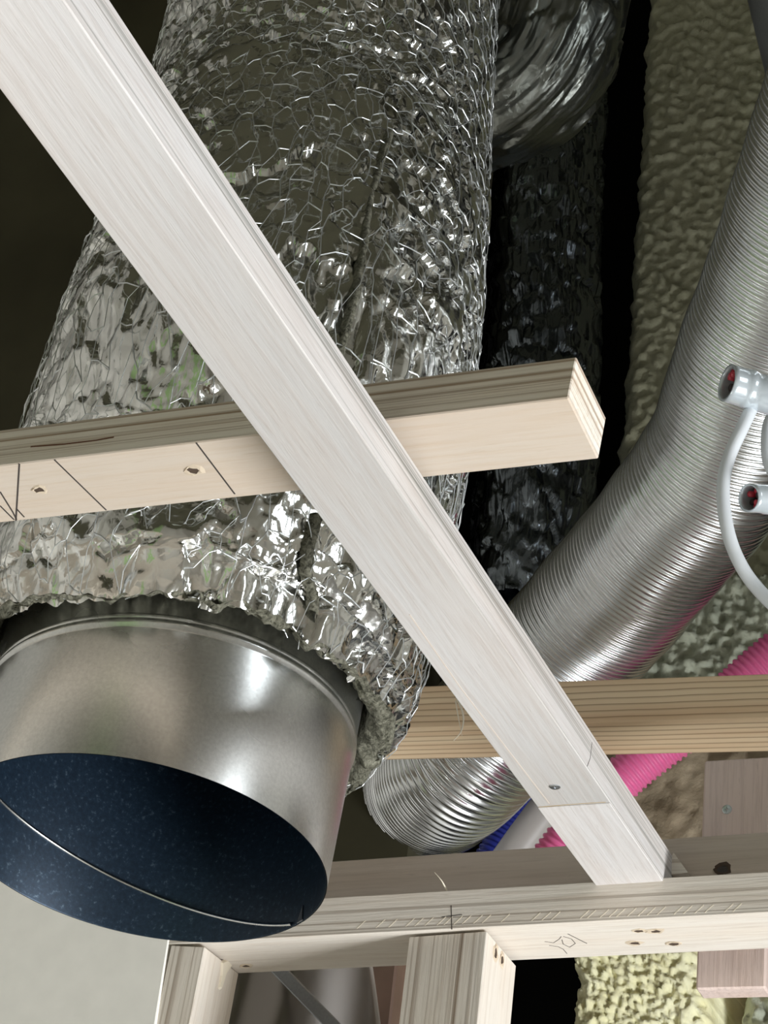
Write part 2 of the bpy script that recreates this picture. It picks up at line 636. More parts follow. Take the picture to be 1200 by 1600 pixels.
def hit_local(o, px, py, axis, level):
    """local point on the face plane (axis, level) of timber o seen at a pixel"""
    inv = o.matrix_basis.inverted()
    org = inv @ Vector((0, 0, 0))
    d = inv.to_3x3() @ (at(px, py, 1.0))
    i = 'XYZ'.index(axis)
    t = (level - org[i]) / d[i]
    return org + d * t


# header --------------------------------------------------------------
R = rotm((-0.0105, -0.0113, -0.0205))
HX, HY, HZ = R @ Vector((1, 0, 0)), R @ Vector((0, 1, 0)), R @ Vector((0, 0, 1))
header = timber('header_beam', (-0.8999, 1.578, 0.6192), HX, HY, HZ, 0.95, 0.07, 0.0326, M['header'],
                'laminated wooden header beam running across the bottom over the two studs')
tag(header)
for (px, py, s) in ((998, 1454, 0.0028), (1024, 1455, 0.0036), (992, 1473, 0.003), (1053, 1474, 0.0032), (384, 1509, 0.003)):
    h = hit_local(header, px, py, 'Z', 0.0)
    disc_hole(header, h.x, h.y, 0.0, s, 'Z', M['torn'], M['hole'], -1)


def pencil(pts, parent, axis, level, w=0.0007):
    q = [hit_local(parent, a, b, axis, level) for a, b in pts]
    sgn = -1 if level == 0 else 1
    if axis == 'Z':
        qq = [(v.x, v.y) for v in q]
    else:
        qq = [(v.x, v.z) for v in q]
    return stroke(parent, 'pencil_mark', qq, w, axis, (level + sgn * 0.00015, level - sgn * 0.0004), M['mark'])


pencil([(887, 1459), (917, 1474)], header, 'Z', 0.0)
pencil([(851, 1471), (865, 1473), (874, 1467), (877, 1463)], header, 'Z', 0.0, 0.0005)
pencil([(858, 1477), (872, 1479), (880, 1483), (886, 1490)], header, 'Z', 0.0, 0.0005)
pencil([(880, 1463), (893, 1467), (899, 1474), (890, 1480), (880, 1475), (878, 1468)], header, 'Z', 0.0, 0.0005)
pencil([(705, 1415), (706, 1452)], header, 'Y', 0.0, 0.0007)
pencil([(690, 1433), (722, 1429)], header, 'Y', 0.0, 0.0006)
# planer chatter along the lower edge of the front
bm = bmesh.new()
for k in range(46):
    px = 560 + k * 15 + random.uniform(-3, 3)
    if random.random() < 0.35:
        continue
    yb = 1463 - (px - 404) * 0.0455
    a = hit_local(header, px, yb - 5, 'Y', 0)
    b = hit_local(header, px + 14, yb - 18, 'Y', 0)
    d = Vector((b.x - a.x, b.z - a.z)).normalized()
    n = Vector((-d.y, d.x)) * 0.00030
    vs = [bm.verts.new((q.x + s * n.x, -0.00015, q.z + s * n.y)) for q, s in ((a, 1), (a, -1), (b, -1), (b, 1))]
    vs2 = [bm.verts.new((v.co.x, 0.0005, v.co.z)) for v in vs]
    bm.faces.new(vs)
    for i in range(4):
        bm.faces.new((vs[i], vs[(i + 1) % 4], vs2[(i + 1) % 4], vs2[i]))
pc = part_local(header, 'planer_mark', bm, M['splint'])
tag(pc, kind='stuff')

# studs -----------------------------------------------------------------
R = rotm((-0.0738, -0.0197, -0.0542))
sx, sy, sz = (R @ Vector(a) for a in ((1, 0, 0), (0, 1, 0), (0, 0, 1)))
stud2 = timber('wall_stud', Vector((-0.6526, 1.5776, 0.6195)), -sz, sy, sx, 1.2, 0.0636, 0.0655, M['stud'],
               'wide laminated wall stud under the middle of the header beam')
for (px, py, s) in ((774, 1488, 0.0034), (784, 1500, 0.003)):
    h = hit_local(stud2, px, py, 'Z', 0.0655)
    disc_hole(stud2, h.x, h.y, 0.0655, s, 'Z', M['torn'], M['hole'], 1)
R = rotm((0.0397, 0.0681, 0.0197))
sx, sy, sz = (R @ Vector(a) for a in ((1, 0, 0), (0, 1, 0), (0, 0, 1)))
stud1 = timber('wall_stud', Vector((-0.8600, 1.5765, 0.6185)), -sz, sy, sx, 1.2, 0.0692, 0.0307, M['stud'],
               'narrow wall stud against the edge of the cream plasterboard')
# torn splinter on its side face
bm = bmesh.new()
pts = [hit_local(stud1, *q, 'Z', 0.0307) for q in ((345, 1502), (356, 1497), (364, 1503), (352, 1520), (343, 1548), (340, 1545), (344, 1525))]
cen = sum(pts, Vector()) / len(pts)
top_ = [bm.verts.new((p.x * 0.85 + cen.x * 0.15, p.y * 0.85 + cen.y * 0.15, 0.0325)) for p in pts]
bot_ = [bm.verts.new((p.x, p.y, 0.0300)) for p in pts]
bm.faces.new(top_)
for i in range(len(pts)):
    bm.faces.new((top_[i], top_[(i + 1) % len(pts)], bot_[(i + 1) % len(pts)], bot_[i]))
part_local(stud1, 'splinter', bm, M['splint'])

# upper plate, set back on the header ------------------------------------
ey_, ez_ = Vector((0, 1, 0)), Vector((-0.022, 0, 1)).normalized()
ex_ = ey_.cross(ez_)
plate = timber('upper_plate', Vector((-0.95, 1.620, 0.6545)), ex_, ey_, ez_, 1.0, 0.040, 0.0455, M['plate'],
               'plain shaded timber lying along the top of the header beam')
h = hit_local(plate, 1129, 1358, 'Y', 0.0)
disc_hole(plate, h.x, 0.0, h.z, 0.0034, 'Y', M['hole'], M['mark'], -1)

# vertical board, pink bounce put into its colour --------------------------------------------------
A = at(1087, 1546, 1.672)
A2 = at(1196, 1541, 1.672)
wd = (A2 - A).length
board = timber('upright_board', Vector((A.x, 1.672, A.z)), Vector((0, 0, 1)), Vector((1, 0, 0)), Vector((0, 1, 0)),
               (at(1140, 1186, 1.672).z - A.z), wd, 0.022, M['pinkish'], 'short upright board, pink bounce in its colour, behind the right end of the header beam', 0.0015)
h = hit_local(board, 1136, 1265, 'Z', 0.0)
screw(board, (h.x, h.y, 0.0), 'Z', -1, 0.0040)

# second upright board at the very right edge, nearly hidden
# mid timber ----------------------------------------------------------------
R = rotm((-0.02, 0.041, -0.0016))
ex_, ey_, ez_ = (R @ Vector(a) for a in ((1, 0, 0), (0, 1, 0), (0, 0, 1)))
mid = timber('softwood_batten', Vector((-0.7997, 1.725, 0.879)) - ex_ * 0.25, ex_, ey_, ez_, 1.1, 0.0633, 0.0424, M['soft'],
             'yellow softwood batten with dark grain lines crossing the corrugated duct')

# cross beam -------------------------------------------------------------------
sc = 0.988
R = rotm((-0.1488, 0.0387, -0.055))
ex_, ey_, ez_ = (R @ Vector(a) for a in ((1, 0, 0), (0, 1, 0), (0, 0, 1)))
cross = timber('cross_beam', Vector((-0.3467, 0.9833, 0.6942)) * sc - ex_ * 0.75, ex_, ey_, ez_, 0.75, 0.0524 * sc, 0.0307 * sc, M['cross'],
               'tan laminated cross beam with saw cuts, passing above the diagonal joist')
for pts in (((28, 722), (26, 815)), ((84, 717), (166, 797)), ((306, 691), (367, 772)), ((0, 768), (20, 800), (26, 812)), ((0, 790), (22, 812)), ((26, 795), (38, 808))):
    q = [hit_local(cross, a, b, 'Z', 0.0) for a, b in pts]
    stroke(cross, 'saw_cut', [(v.x, max(0.0005, min(0.0512, v.y))) for v in q], 0.0011, 'Z', (-0.00012, 0.002), M['mark'])  # dark raised strips painting the shade inside the cuts
for (px, py, s) in ((302, 735, 0.0030), (62, 765, 0.0026)):
    h = hit_local(cross, px, py, 'Z', 0.0)
    disc_hole(cross, h.x, h.y, 0.0, s, 'Z', M['torn'], M['hole'], -1)
# dark resin streak on the laminated front
q = [hit_local(cross, a, b, 'Y', 0.0) for a, b in ((48, 698), (100, 694), (150, 688), (178, 683))]
o = stroke(cross, 'resin_streak', [(v.x, v.z) for v in q], 0.0012, 'Y', (-0.0001, 0.001), plain('resin', (0.16, 0.07, 0.035), 0.7))

# diagonal joist ------------------------------------------------------------------
sj = 0.958
R = rotm((0.0129, -0.0151, 0.0082))
jx, jy, jz = (R @ Vector(a) for a in ((1, 0, 0), (0, 1, 0), (0, 0, 1)))
JA = Vector((-0.5155, 0.6998, 0.6709)) * sj
JW, JT = 0.0564 * sj, 0.0311 * sj
# local: x along the joist (world y), y = -world x, z up
joist = timber('diagonal_joist', JA + jx * JW - jy * 0.25, jy, -jx, jz, 0.25 + 0.945, JW, JT, M['joist'],
               'long pale laminated joist running diagonally across the whole picture')
h = hit_local(joist, 867, 1229, 'Z', 0.0)
screw(joist, (h.x, h.y, 0.0), 'Z', -1, 0.0040)
# lap line and the squared-off end piece under the joist
q = [hit_local(joist, a, b, 'Z', 0.0) for a, b in ((838, 1262), (900, 1257), (947, 1254))]
xe = sum(v.x for v in q) / 3
bm = box_bm(xe, 0.25 + 0.9445, 0.0004, JW - 0.0004, -0.0011, 0.004, 0.0006)
o = part_local(joist, 'lap_end', bm, M['joist'])
stroke(joist, 'pencil_mark', [(v.x - 0.001, max(0.001, min(JW - 0.001, v.y))) for v in q], 0.0007, 'Z', (-0.00012, 0.0005), plain('ochre_line', (0.42, 0.30, 0.14), 0.8))
q = [hit_local(joist, a, b, 'Y', 0.0) for a, b in ((925, 1160), (922, 1185), (917, 1205))]
stroke(joist, 'pencil_mark', [(v.x, max(0.001, min(JT - 0.001, v.z))) for v in q], 0.0006, 'Y', (-0.00012, 0.0005), M['mark'])
# raised grain step along the underside (long faint ridge)
q = [hit_local(joist, a, b, 'Z', 0.0) for a, b in ((640, 960), (720, 1075), (800, 1180), (858, 1255))]
stroke(joist, 'grain_ridge', [(v.x, v.y) for v in q], 0.0009, 'Z', (-0.0003, 0.0006), plain('ridge_wood', (0.57, 0.50, 0.44), 0.7))
# splinters
def splinter(parent, pix, y, r):
    pts = [np.array(at(*p, yy)) for p, yy in zip(pix, y)]
    P, t = resample(catmull(pts, 8), 14)
    rad = np.linspace(r, r * 0.25, 14)[:, None] * np.ones((1, 5))
    V, Fc = sweep(P, rad, 5)
    inv = parent.matrix_basis.inverted()
    V = [inv @ Vector(v) for v in V]
    o = link_mesh('splinter', V, Fc, M['splint'], smooth=True)
    o.parent = parent
    return o


splinter(joist, [(714, 1090), (724, 1118), (721, 1142), (709, 1157)], (1.44, 1.44, 1.44, 1.435), 0.0011)
splinter(joist, [(712, 1095), (716, 1120), (722, 1150)], (1.44, 1.44, 1.44), 0.0006)
splinter(header, [(698, 1391), (690, 1376), (679, 1363)], (1.577, 1.570, 1.568), 0.0008)

# wedge beside the joist end
bm = bmesh.new()
zt = 0.6565
wp = [(1033, 1370), (1067, 1366), (1044, 1334)]
for yy in (1.592, 1.617):
    for p in wp:
        v = at(*p, 1.592)
        bm.verts.new((v.x + 0.004, yy, v.z + 0.0012))
bm.verts.ensure_lookup_table()
V_ = bm.verts
for f in ((0, 1, 2), (3, 4, 5), (0, 1, 4, 3), (1, 2, 5, 4), (2, 0, 3, 5)):
    bm.faces.new([V_[i] for i in f])
wedge = tag(from_bm('wooden_wedge', bm, M['cross']), 'small brown wooden wedge beside the lower end of the diagonal joist', 'wedge')

# ================================================================== PIPE AND INSULATED DUCT
PC = np.array((-0.7116, 1.24, 0.5510))
PA = np.array((0.0171, 0.1118, 1.0))
PA /= np.linalg.norm(PA)
PR = 0.1268


def pipe_surface(rfun, hs, nseg=128, cut=None):
    """surface of revolution about the pipe axis; rfun(h), hs list"""
    e1 = np.cross(PA, (0, 1, 0))
    e1 /= np.linalg.norm(e1)
    e2 = np.cross(PA, e1)
    th = np.linspace(0, 2 * np.pi, nseg, endpoint=False)
    V = []
    for h, r in hs:
        hh = h if np.isscalar(h) else h(th)
        V.append(PC[None] + np.outer(np.broadcast_to(hh, th.shape), PA) + r * (np.cos(th)[:, None] * e1 + np.sin(th)[:, None] * e2))
    n = len(hs)
    i, j = np.meshgrid(np.arange(n - 1), np.arange(nseg), indexing='ij')
    j2 = (j + 1) % nseg
    Fc = np.stack([i * nseg + j, i * nseg + j2, (i + 1) * nseg + j2, (i + 1) * nseg + j], -1).reshape(-1, 4)
    return np.concatenate(V), Fc


pipe = thing_at('galvanised_pipe', tuple(PC), 'short round galvanised steel pipe stub, open at its lower end', 'pipe')
# th: e1 = PA x Y ~ -X, so cos(th)=-1 is the right-hand side
bead = lambda th: 0.099 - 0.008 * np.cos(th)
hs = [(0.0, PR), (0.001, PR), (0.03, PR), (0.07, PR)]
prof = [(-0.0062, 0), (-0.0050, 0.0001), (-0.0030, 0.0012), (-0.0015, 0.0017), (0, 0.0012), (0.0010, 0.0002), (0.0020, 0.0004), (0.0032, 0.0013), (0.0045, 0.0004), (0.0056, 0)]
for d, e in prof:
    hs.append(((lambda th, d=d: bead(th) + d), PR + e))
hs += [(0.16, PR), (0.3, PR)]
V, Fc = pipe_surface(None, hs)
adopt(pipe, fast_mesh('pipe_wall', V, Fc, M['galv']))
# pipe inside, darkness put into its navy colour, with the tilted swage line
sw = lambda th: 0.024 + 0.034 * np.cos(th)
hs = [(0.0, PR - 0.0006), (0.0004, PR - 0.0012)]
V, Fc = pipe_surface(None, [(0.0, PR - 0.0006), (0.0006, PR - 0.0012), (0.15, PR - 0.0012), (0.3, PR - 0.0012), (0.3, 0.001)])
adopt(pipe, fast_mesh('pipe_inside', V, Fc[:, ::-1], M['pipe_inside_dark']))
# bright swaged bead inside, a partial ring
e1 = np.cross(PA, (0, 1, 0)); e1 /= np.linalg.norm(e1); e2 = np.cross(PA, e1)
tt = np.linspace(-2.6, 2.6, 160)
pts = []
for a in np.linspace(0, 2 * np.pi, 200):
    h = 0.0315 * (math.cos(a) + 0.60)
    if h > 0.0012 and math.sin(a) < 0.35:
        pts.append((a, h))
segs = sorted(pts, key=lambda q: ((q[0] + math.pi) % (2 * math.pi)))
P = np.array([PC + PA * h + (PR - 0.0018) * (math.cos(a) * e1 + math.sin(a) * e2) for a, h in segs])
V, Fc = sweep(P, np.full((len(P), 8), 0.0013), 8)
o = adopt(pipe, fast_mesh('inner_bead', V, Fc, M['galv']))
# small notch tab at the rim
a_ = -2.235
dr_ = math.cos(a_) * e1 + math.sin(a_) * e2
tg_ = -math.sin(a_) * e1 + math.cos(a_) * e2
q_ = PC + (PR - 0.0012) * dr_
vs_ = [q_ - tg_ * 0.0035, q_ + tg_ * 0.0035, q_ + PA * 0.0125]
vs_ += [v - dr_ * 0.0009 for v in vs_]
o = adopt(pipe, link_mesh('seam_tab', vs_, [(0, 1, 2), (3, 5, 4), (0, 3, 4, 1), (1, 4, 5, 2), (2, 5, 3, 0)], M['galv_dull']))

# insulated duct -------------------------------------------------------------------
duct = thing_at('insulated_duct', tuple(PC + PA * 0.12), 'fat foil-wrapped insulated duct in chicken wire, above the open pipe', 'duct')
path = [tuple(PC + PA * 0.114), tuple(PC + PA * 0.16), (-0.698, 1.262, 0.80), (-0.690, 1.262, 0.89), (-0.705, 1.30, 1.012), (-0.724, 1.345, 1.121),
        (-0.757, 1.415, 1.283), (-0.789, 1.475, 1.524), (-0.80, 1.50, 1.75)]
NS, NL = 420, 520
P, tl = resample(catmull(path), NL)
LEN = tl[-1]
RO = 0.157


def base_r(t):
    """nominal outer radius along the duct"""
    return np.interp(t, [0, 0.02, 0.06, 0.13, 0.2, 0.4, 1.3], [0.147, 0.156, 0.1605, 0.1590, 0.158, 0.156, 0.150])


th = np.linspace(0, 2 * np.pi, NS, endpoint=False)
TT, TH = np.meshgrid(tl, th, indexing='ij')
U = TH * RO
per = 2 * np.pi * RO


def warp(u, v, s, seed):
    return s * (np.sin(u * 31 + seed) * np.cos(v * 27 + 2 * seed) + 0.5 * np.sin(u * 67 + v * 53 + seed))


cell = per / 26
Uw = U + warp(TH, TT, 0.004, 1.0)
Vw = TT + warp(TH + 1, TT, 0.004, 2.0)
crease = facet_field(Uw, Vw, cell, 0.17, 3, 0.9, per) + facet_field(Uw + 3.1, Vw, per / 66, 0.12, 5, 1.0, per) + facet_field(Uw + 5.3, Vw, per / 150, 0.07, 8, 1.0, per)
big = 0.0035 * (np.sin(TH * 3 + TT * 14) * np.sin(TT * 23 + 1) + np.sin(TH * 7 - TT * 31) * 0.5)
Rr = base_r(TT) + np.clip(crease, -0.006, 0.0025) + big
Vv, Fc = sweep(P, Rr, NS)
V3 = Vv.reshape(NL, NS, 3)
# ragged lower edge
Tn, Nn, Bn = frames(P)
rag = 0.004 * np.sin(th * 5 + 1) + 0.002 * np.sin(th * 13) + 0.0013 * np.sin(th * 41 + 2) + 0.0008 * np.sin(th * 83) + 0.010 * np.cos(th)
fall = np.exp(-tl / 0.03)
V3 += (fall[:, None] * rag[None])[..., None] * PA[None, None] * -1
adopt(duct, fast_mesh('foil_jacket', V3.reshape(-1, 3), Fc, M['foil']))

# mineral wool end face
rr = np.linspace(PR + 0.006, 0.152, 14)
NW = 360
tw = np.linspace(0, 2 * np.pi, NW, endpoint=False)
ragw = np.interp(tw, th, rag, period=2 * np.pi)
Vw_ = []
for k, r_ in enumerate(rr):
    s = k / 13
    hgt = np.array([0.0055 * noise.noise(Vector((r_ * 260, math.cos(a) * 18, math.sin(a) * 18))) + 0.006 * noise.noise(Vector((r_ * 60, math.cos(a) * 7, math.sin(a) * 7 + 5))) for a in tw])
    # same angular convention as the sweep (N, B of first frame)
    dirs = np.cos(tw)[:, None] * Nn[0] + np.sin(tw)[:, None] * Bn[0]
    base = P[0] + dirs * (r_ + (0.0015 * np.sin(tw * 37 + 3 * np.sin(tw * 5)) * (1 - s))[:, None])
    drop = 0.002 + hgt * 0.8 - ragw * (0.3 + 0.7 * s) + 0.010 * (1 - s) ** 2 - 0.003 * np.sin(np.pi * s)
    Vw_.append(base + drop[:, None] * PA[None])
# back up inside along the pipe
dirs = np.cos(tw)[:, None] * Nn[0] + np.sin(tw)[:, None] * Bn[0]
Vw_.insert(0, P[0] + dirs * (PR + 0.003) + 0.05 * PA[None])
n_ = len(Vw_)
i, j = np.meshgrid(np.arange(n_ - 1), np.arange(NW), indexing='ij')
j2 = (j + 1) % NW
Fw = np.stack([i * NW + j, i * NW + j2, (i + 1) * NW + j2, (i + 1) * NW + j], -1).reshape(-1, 4)
o = adopt(duct, fast_mesh('wool_end', np.concatenate(Vw_), Fw, M['wool']))
o['label'] = 'rough grey mineral wool end of the duct wrap'


# chicken wire ------------------------------------------------------------------------
def duct_point(t, a, dr):
    k = np.clip(t / LEN * (NL - 1), 0, NL - 1.001)
    i0 = k.astype(int)
    f = (k - i0)[:, None]
    Pc = P[i0] * (1 - f) + P[i0 + 1] * f
    Nc = Nn[i0] * (1 - f) + Nn[i0 + 1] * f
    Bc = Bn[i0] * (1 - f) + Bn[i0 + 1] * f
    r = base_r(t) + dr
    out = Pc + r[:, None] * (np.cos(a)[:, None] * Nc + np.sin(a)[:, None] * Bc)
    return out + (np.exp(-t / 0.03) * -np.interp(np.mod(a, 2 * np.pi), th, rag, period=2 * np.pi))[:, None] * PA[None]


def wires(A, B, r, ns=4):
    D = B - A
    L = np.linalg.norm(D, axis=1)[:, None]
    D = D / np.maximum(L, 1e-9)
    ref = np.where(np.abs(D[:, 2:3]) > 0.8, np.array([[1.0, 0, 0]]), np.array([[0, 0, 1.0]]))
    n = np.cross(D, ref)
    n /= np.linalg.norm(n, axis=1)[:, None]
    b = np.cross(D, n)
    ang = np.arange(ns) * 2 * np.pi / ns
    ring = np.cos(ang)[None, :, None] * n[:, None] + np.sin(ang)[None, :, None] * b[:, None]
    r = np.broadcast_to(np.asarray(r, float), (len(A),))[:, None, None]
    V = np.stack([A[:, None] + r * ring, B[:, None] + r * ring], 1)
    m = len(A)
    base = (np.arange(m) * 2 * ns)[:, None]
    k = np.arange(ns)[None]
    k2 = (k + 1) % ns
    Fq = np.stack([base + k, base + k2, base + ns + k2, base + ns + k], -1).reshape(-1, 4)
    return V.reshape(-1, 3), Fq


NC = 38                       # cells round the duct
NR = int(LEN / 0.0225)        # rows along it
da = 2 * np.pi / NC
nodes = {}
na, ntt, ndr = [], [], []


def node(i, j, side):
    i %= NC
    key = (i, j, side)
    if key not in nodes:
        a = (i + 0.5 * (j % 2) + (0.17 if side else -0.17)) * da
        t = 0.006 + j * 0.0225
        nodes[key] = len(na)
        na.append(a + random.gauss(0, 0.022) + 0.03 * math.sin(j * 0.5) + 0.02 * math.sin(i))
        ntt.append(t + random.gauss(0, 0.0036) + 0.006 * math.sin(i * 0.7 + j * 0.3))
        ndr.append(random.uniform(0.0028, 0.0062))
    return nodes[key]


ed, er = [], []
for j in range(NR):
    for i in range(NC):
        a, b = node(i, j, 0), node(i, j, 1)
        ed.append((a, b)); er.append(0.00060)
        if j + 1 < NR:
            if j % 2 == 0:
                ed.append((b, node(i, j + 1, 0))); er.append(0.00036)
                ed.append((a, node(i - 1, j + 1, 1))); er.append(0.00036)
            else:
                ed.append((b, node(i + 1, j + 1, 0))); er.append(0.00036)
                ed.append((a, node(i, j + 1, 1))); er.append(0.00036)
na, ntt, ndr = map(np.array, (na, ntt, ndr))
ntt = np.clip(ntt, 0.0, LEN)
ed = np.array(ed)
# unwrap angles across the seam and put a bowed mid point on every wire
a0, a1 = na[ed[:, 0]], na[ed[:, 1]]
a1 = a0 + (np.mod(a1 - a0 + np.pi, 2 * np.pi) - np.pi)
A_ = duct_point(ntt[ed[:, 0]], a0, ndr[ed[:, 0]])
B_ = duct_point(ntt[ed[:, 1]], a1, ndr[ed[:, 1]])
am = (a0 + a1) / 2 + rng.normal(0, 0.010, len(a0))
tm = np.clip((ntt[ed[:, 0]] + ntt[ed[:, 1]]) / 2 + rng.normal(0, 0.0014, len(a0)), 0, LEN)
M_ = duct_point(tm, am, (ndr[ed[:, 0]] + ndr[ed[:, 1]]) / 2 + 0.001)
V1, F1 = wires(np.concatenate([A_, M_]), np.concatenate([M_, B_]), np.tile(np.array(er), 2))
# loose ends round the lower rim
q = 46
aa = rng.uniform(0, 2 * np.pi, q)
s0 = duct_point(np.full(q, 0.003), aa, np.full(q, 0.001))
tang = duct_point(np.full(q, 0.003), aa + 0.1, np.full(q, 0.001)) - s0
s1 = s0 + rng.normal(0, 0.0035, (q, 3)) + tang * rng.uniform(-1.3, 1.3, q)[:, None] + (PC + PA * 0.1 - s0) * rng.uniform(0.0, 0.07, q)[:, None]
V2, F2 = wires(s0, s1, 0.0005)
o = adopt(duct, fast_mesh('wire_netting', np.concatenate([V1, V2]), np.concatenate([F1, F2 + len(V1)]), M['wire'], False))
tag(o, kind='stuff')
o['label'] = 'hexagonal galvanised chicken wire netting'

# long seam down the jacket, where the wool shows -----------------------------------------
TP = P


def angle_at(px, py):
    """angle round the duct and length along it under a pixel (nearest front surface point)"""
    d = np.array(at(px, py, 1.0))
    d /= np.linalg.norm(d)
    G = V3.reshape(-1, 3)
    along = G @ d
    dist = np.linalg.norm(G - along[:, None] * d, axis=1)
    c_ = np.where(dist < 0.006)[0]
    k = c_[np.argmin(along[c_])]
    return tl[k // NS], th[k % NS]


for pix, w in (([(612, 205), (590, 300), (570, 400), (553, 480), (541, 556)], 0.0035), ([(500, 800), (492, 850), (486, 900), (478, 955)], 0.0048)):
    q = [angle_at(*p) for p in pix]
    n_ = 60
    s = np.linspace(0, 1, n_)
    tq = np.interp(s, np.linspace(0, 1, len(q)), [a for a, b in q])
    aq = np.interp(s, np.linspace(0, 1, len(q)), np.unwrap([b for a, b in q]))
    rows = []
    for off, dr in ((-1, 0.0), (-0.6, 0.0045), (0, 0.0056), (0.6, 0.0045), (1, 0.0)):
        jit = np.array([0.0012 * noise.noise(Vector((x * 40, off * 3, w * 1000))) for x in s])
        rows.append(duct_point(tq, aq + (off * w + jit) / RO, np.full(n_, dr) + jit * 0.5))
    Vs = np.concatenate(rows)
    Fs = [(k * n_ + m, k * n_ + m + 1, (k + 1) * n_ + m + 1, (k + 1) * n_ + m) for k in range(4) for m in range(n_ - 1)]
    o = adopt(duct, fast_mesh('jacket_seam', Vs, np.array(Fs), M['wool']))
    o['label'] = 'grey lengthwise seam in the foil jacket'


# ================================================================== OTHER DUCTS
def foil_tube(name, part, path, r, mat, label, nseg=200, nl=240, cell=0.018, slope=0.3, seed=11):
    Pq, tq = resample(catmull(path), nl)
    thq = np.linspace(0, 2 * np.pi, nseg, endpoint=False)
    T2, H2 = np.meshgrid(tq, thq, indexing='ij')
    pr = 2 * np.pi * r
    c_ = pr / round(pr / cell)
    rr_ = r + np.clip(facet_field(H2 * r + warp(H2, T2, 0.003, seed), T2 + warp(H2, T2, 0.003, seed + 1), c_, slope, seed, 1.6, pr), -0.006, 0.004)
    rr_ += 0.0012 * np.sin(T2 * 110 + 2.5 * np.sin(H2 * 2)) * np.sin(T2 * 41 + H2)
    V, Fq = sweep(Pq, rr_, nseg)
    t = thing_at(name, tuple(Pq[0]), label, 'duct')
    adopt(t, fast_mesh(part, V, Fq, mat))
    return t, Pq


A0 = [at(885, -320, 1.74), at(882, -120, 1.74), at(874, 20, 1.74), at(835, 120, 1.75), at(740, 165, 1.78), at(600, 175, 1.83), at(430, 170, 1.86)]
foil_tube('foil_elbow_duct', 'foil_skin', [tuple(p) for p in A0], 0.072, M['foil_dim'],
          'crinkled foil duct bending in the dark at the upper middle', seed=12, cell=0.021, slope=0.26)
A1 = [at(862, 150, 2.16), at(852, 330, 2.16), at(845, 560, 2.16), at(835, 800, 2.16), at(815, 960, 2.17)]
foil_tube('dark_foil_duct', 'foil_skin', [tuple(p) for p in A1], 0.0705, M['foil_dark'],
          'crumpled foil duct, coloured dark for its shade, standing behind the end of the cross beam', seed=21)

# corrugated aluminium duct -------------------------------------------------------------
fp = [at(1372, 20, 1.36), at(1276, 320, 1.50), at(1186, 560, 1.63), at(1124, 720, 1.72), at(1034, 842, 1.80), at(932, 962, 1.88), at(830, 1076, 1.935),
      at(738, 1180, 1.98), at(690, 1222, 2.035), at(668, 1238, 2.11), at(662, 1240, 2.21), at(662, 1240, 2.33)]
fp = [tuple(p) for p in fp]
Pf0 = catmull(fp)
Lf = np.linalg.norm(np.diff(Pf0, axis=0), axis=1).sum()
PITCHF = 0.0062
nf = int(Lf / PITCHF * 8)
Pf, tf = resample(Pf0, nf)
NSF = 96
thf = np.linspace(0, 2 * np.pi, NSF, endpoint=False)
T2, H2 = np.meshgrid(tf, thf, indexing='ij')
ph = 2 * np.pi * T2 / PITCHF + H2
Rf = 0.0715 + 0.0036 * (np.abs(np.cos(ph / 2)) ** 0.8 - 0.5)
Rf += 0.0006 * np.sin(T2 * 37 + H2 * 2) + 0.0005 * np.sin(T2 * 91 - H2 * 3)
V, Fq = sweep(Pf, Rf, NSF)
flex = thing_at('corrugated_duct', fp[0], 'ribbed silver aluminium flexible duct curving down from the right edge', 'duct')
adopt(flex, fast_mesh('corrugated_skin', V, Fq, M['flex']))

# rigid grey duct at the upper right corner ------------------------------------------------
gp = [np.array(at(1345, -200, 1.72)), np.array(at(1300, -40, 1.72)), np.array(at(1345, 190, 1.72))]
gA, gB = np.array(at(1230, -180, 1.70)), np.array(at(1312, 130, 1.70))
V, Fq = sweep(resample(np.array([gA, gB]), 12)[0], np.full((12, 72), 0.0675), 72)
rig = thing_at('rigid_grey_duct', tuple(gA), 'smooth dull grey metal duct in the upper right corner', 'duct')
adopt(rig, fast_mesh('duct_wall', V, Fq, M['galv_dull']))
gd = (gB - gA) / np.linalg.norm(gB - gA)
Pc_ = np.array([gB - gd * 0.02 + gd * x for x in np.linspace(0, 0.02, 5)])
V, Fq = sweep(Pc_, np.array([0.0675, 0.0700, 0.0705, 0.0700, 0.0675])[:, None] * np.ones((1, 72)), 72)
adopt(rig, fast_mesh('end_collar', V, Fq, M['galv_dull']))


# ================================================================== CONDUITS, CABLES
def corrugated(name, pts, r, pitch, mat, label, part='ribbed_tube'):
    Pq0 = catmull([tuple(p) for p in pts])
    L = np.linalg.norm(np.diff(Pq0, axis=0), axis=1).sum()
    n = int(L / pitch * 6)
    Pq, tq = resample(Pq0, n)
    rad = r + r * 0.055 * np.tanh(2 * np.sin(2 * np.pi * tq / pitch))
    V, Fq = sweep(Pq, rad[:, None] * np.ones((1, 28)), 28)
    t = thing_at(name, tuple(Pq[0]), label, 'conduit')
    adopt(t, fast_mesh(part, V, Fq, mat))
    return t


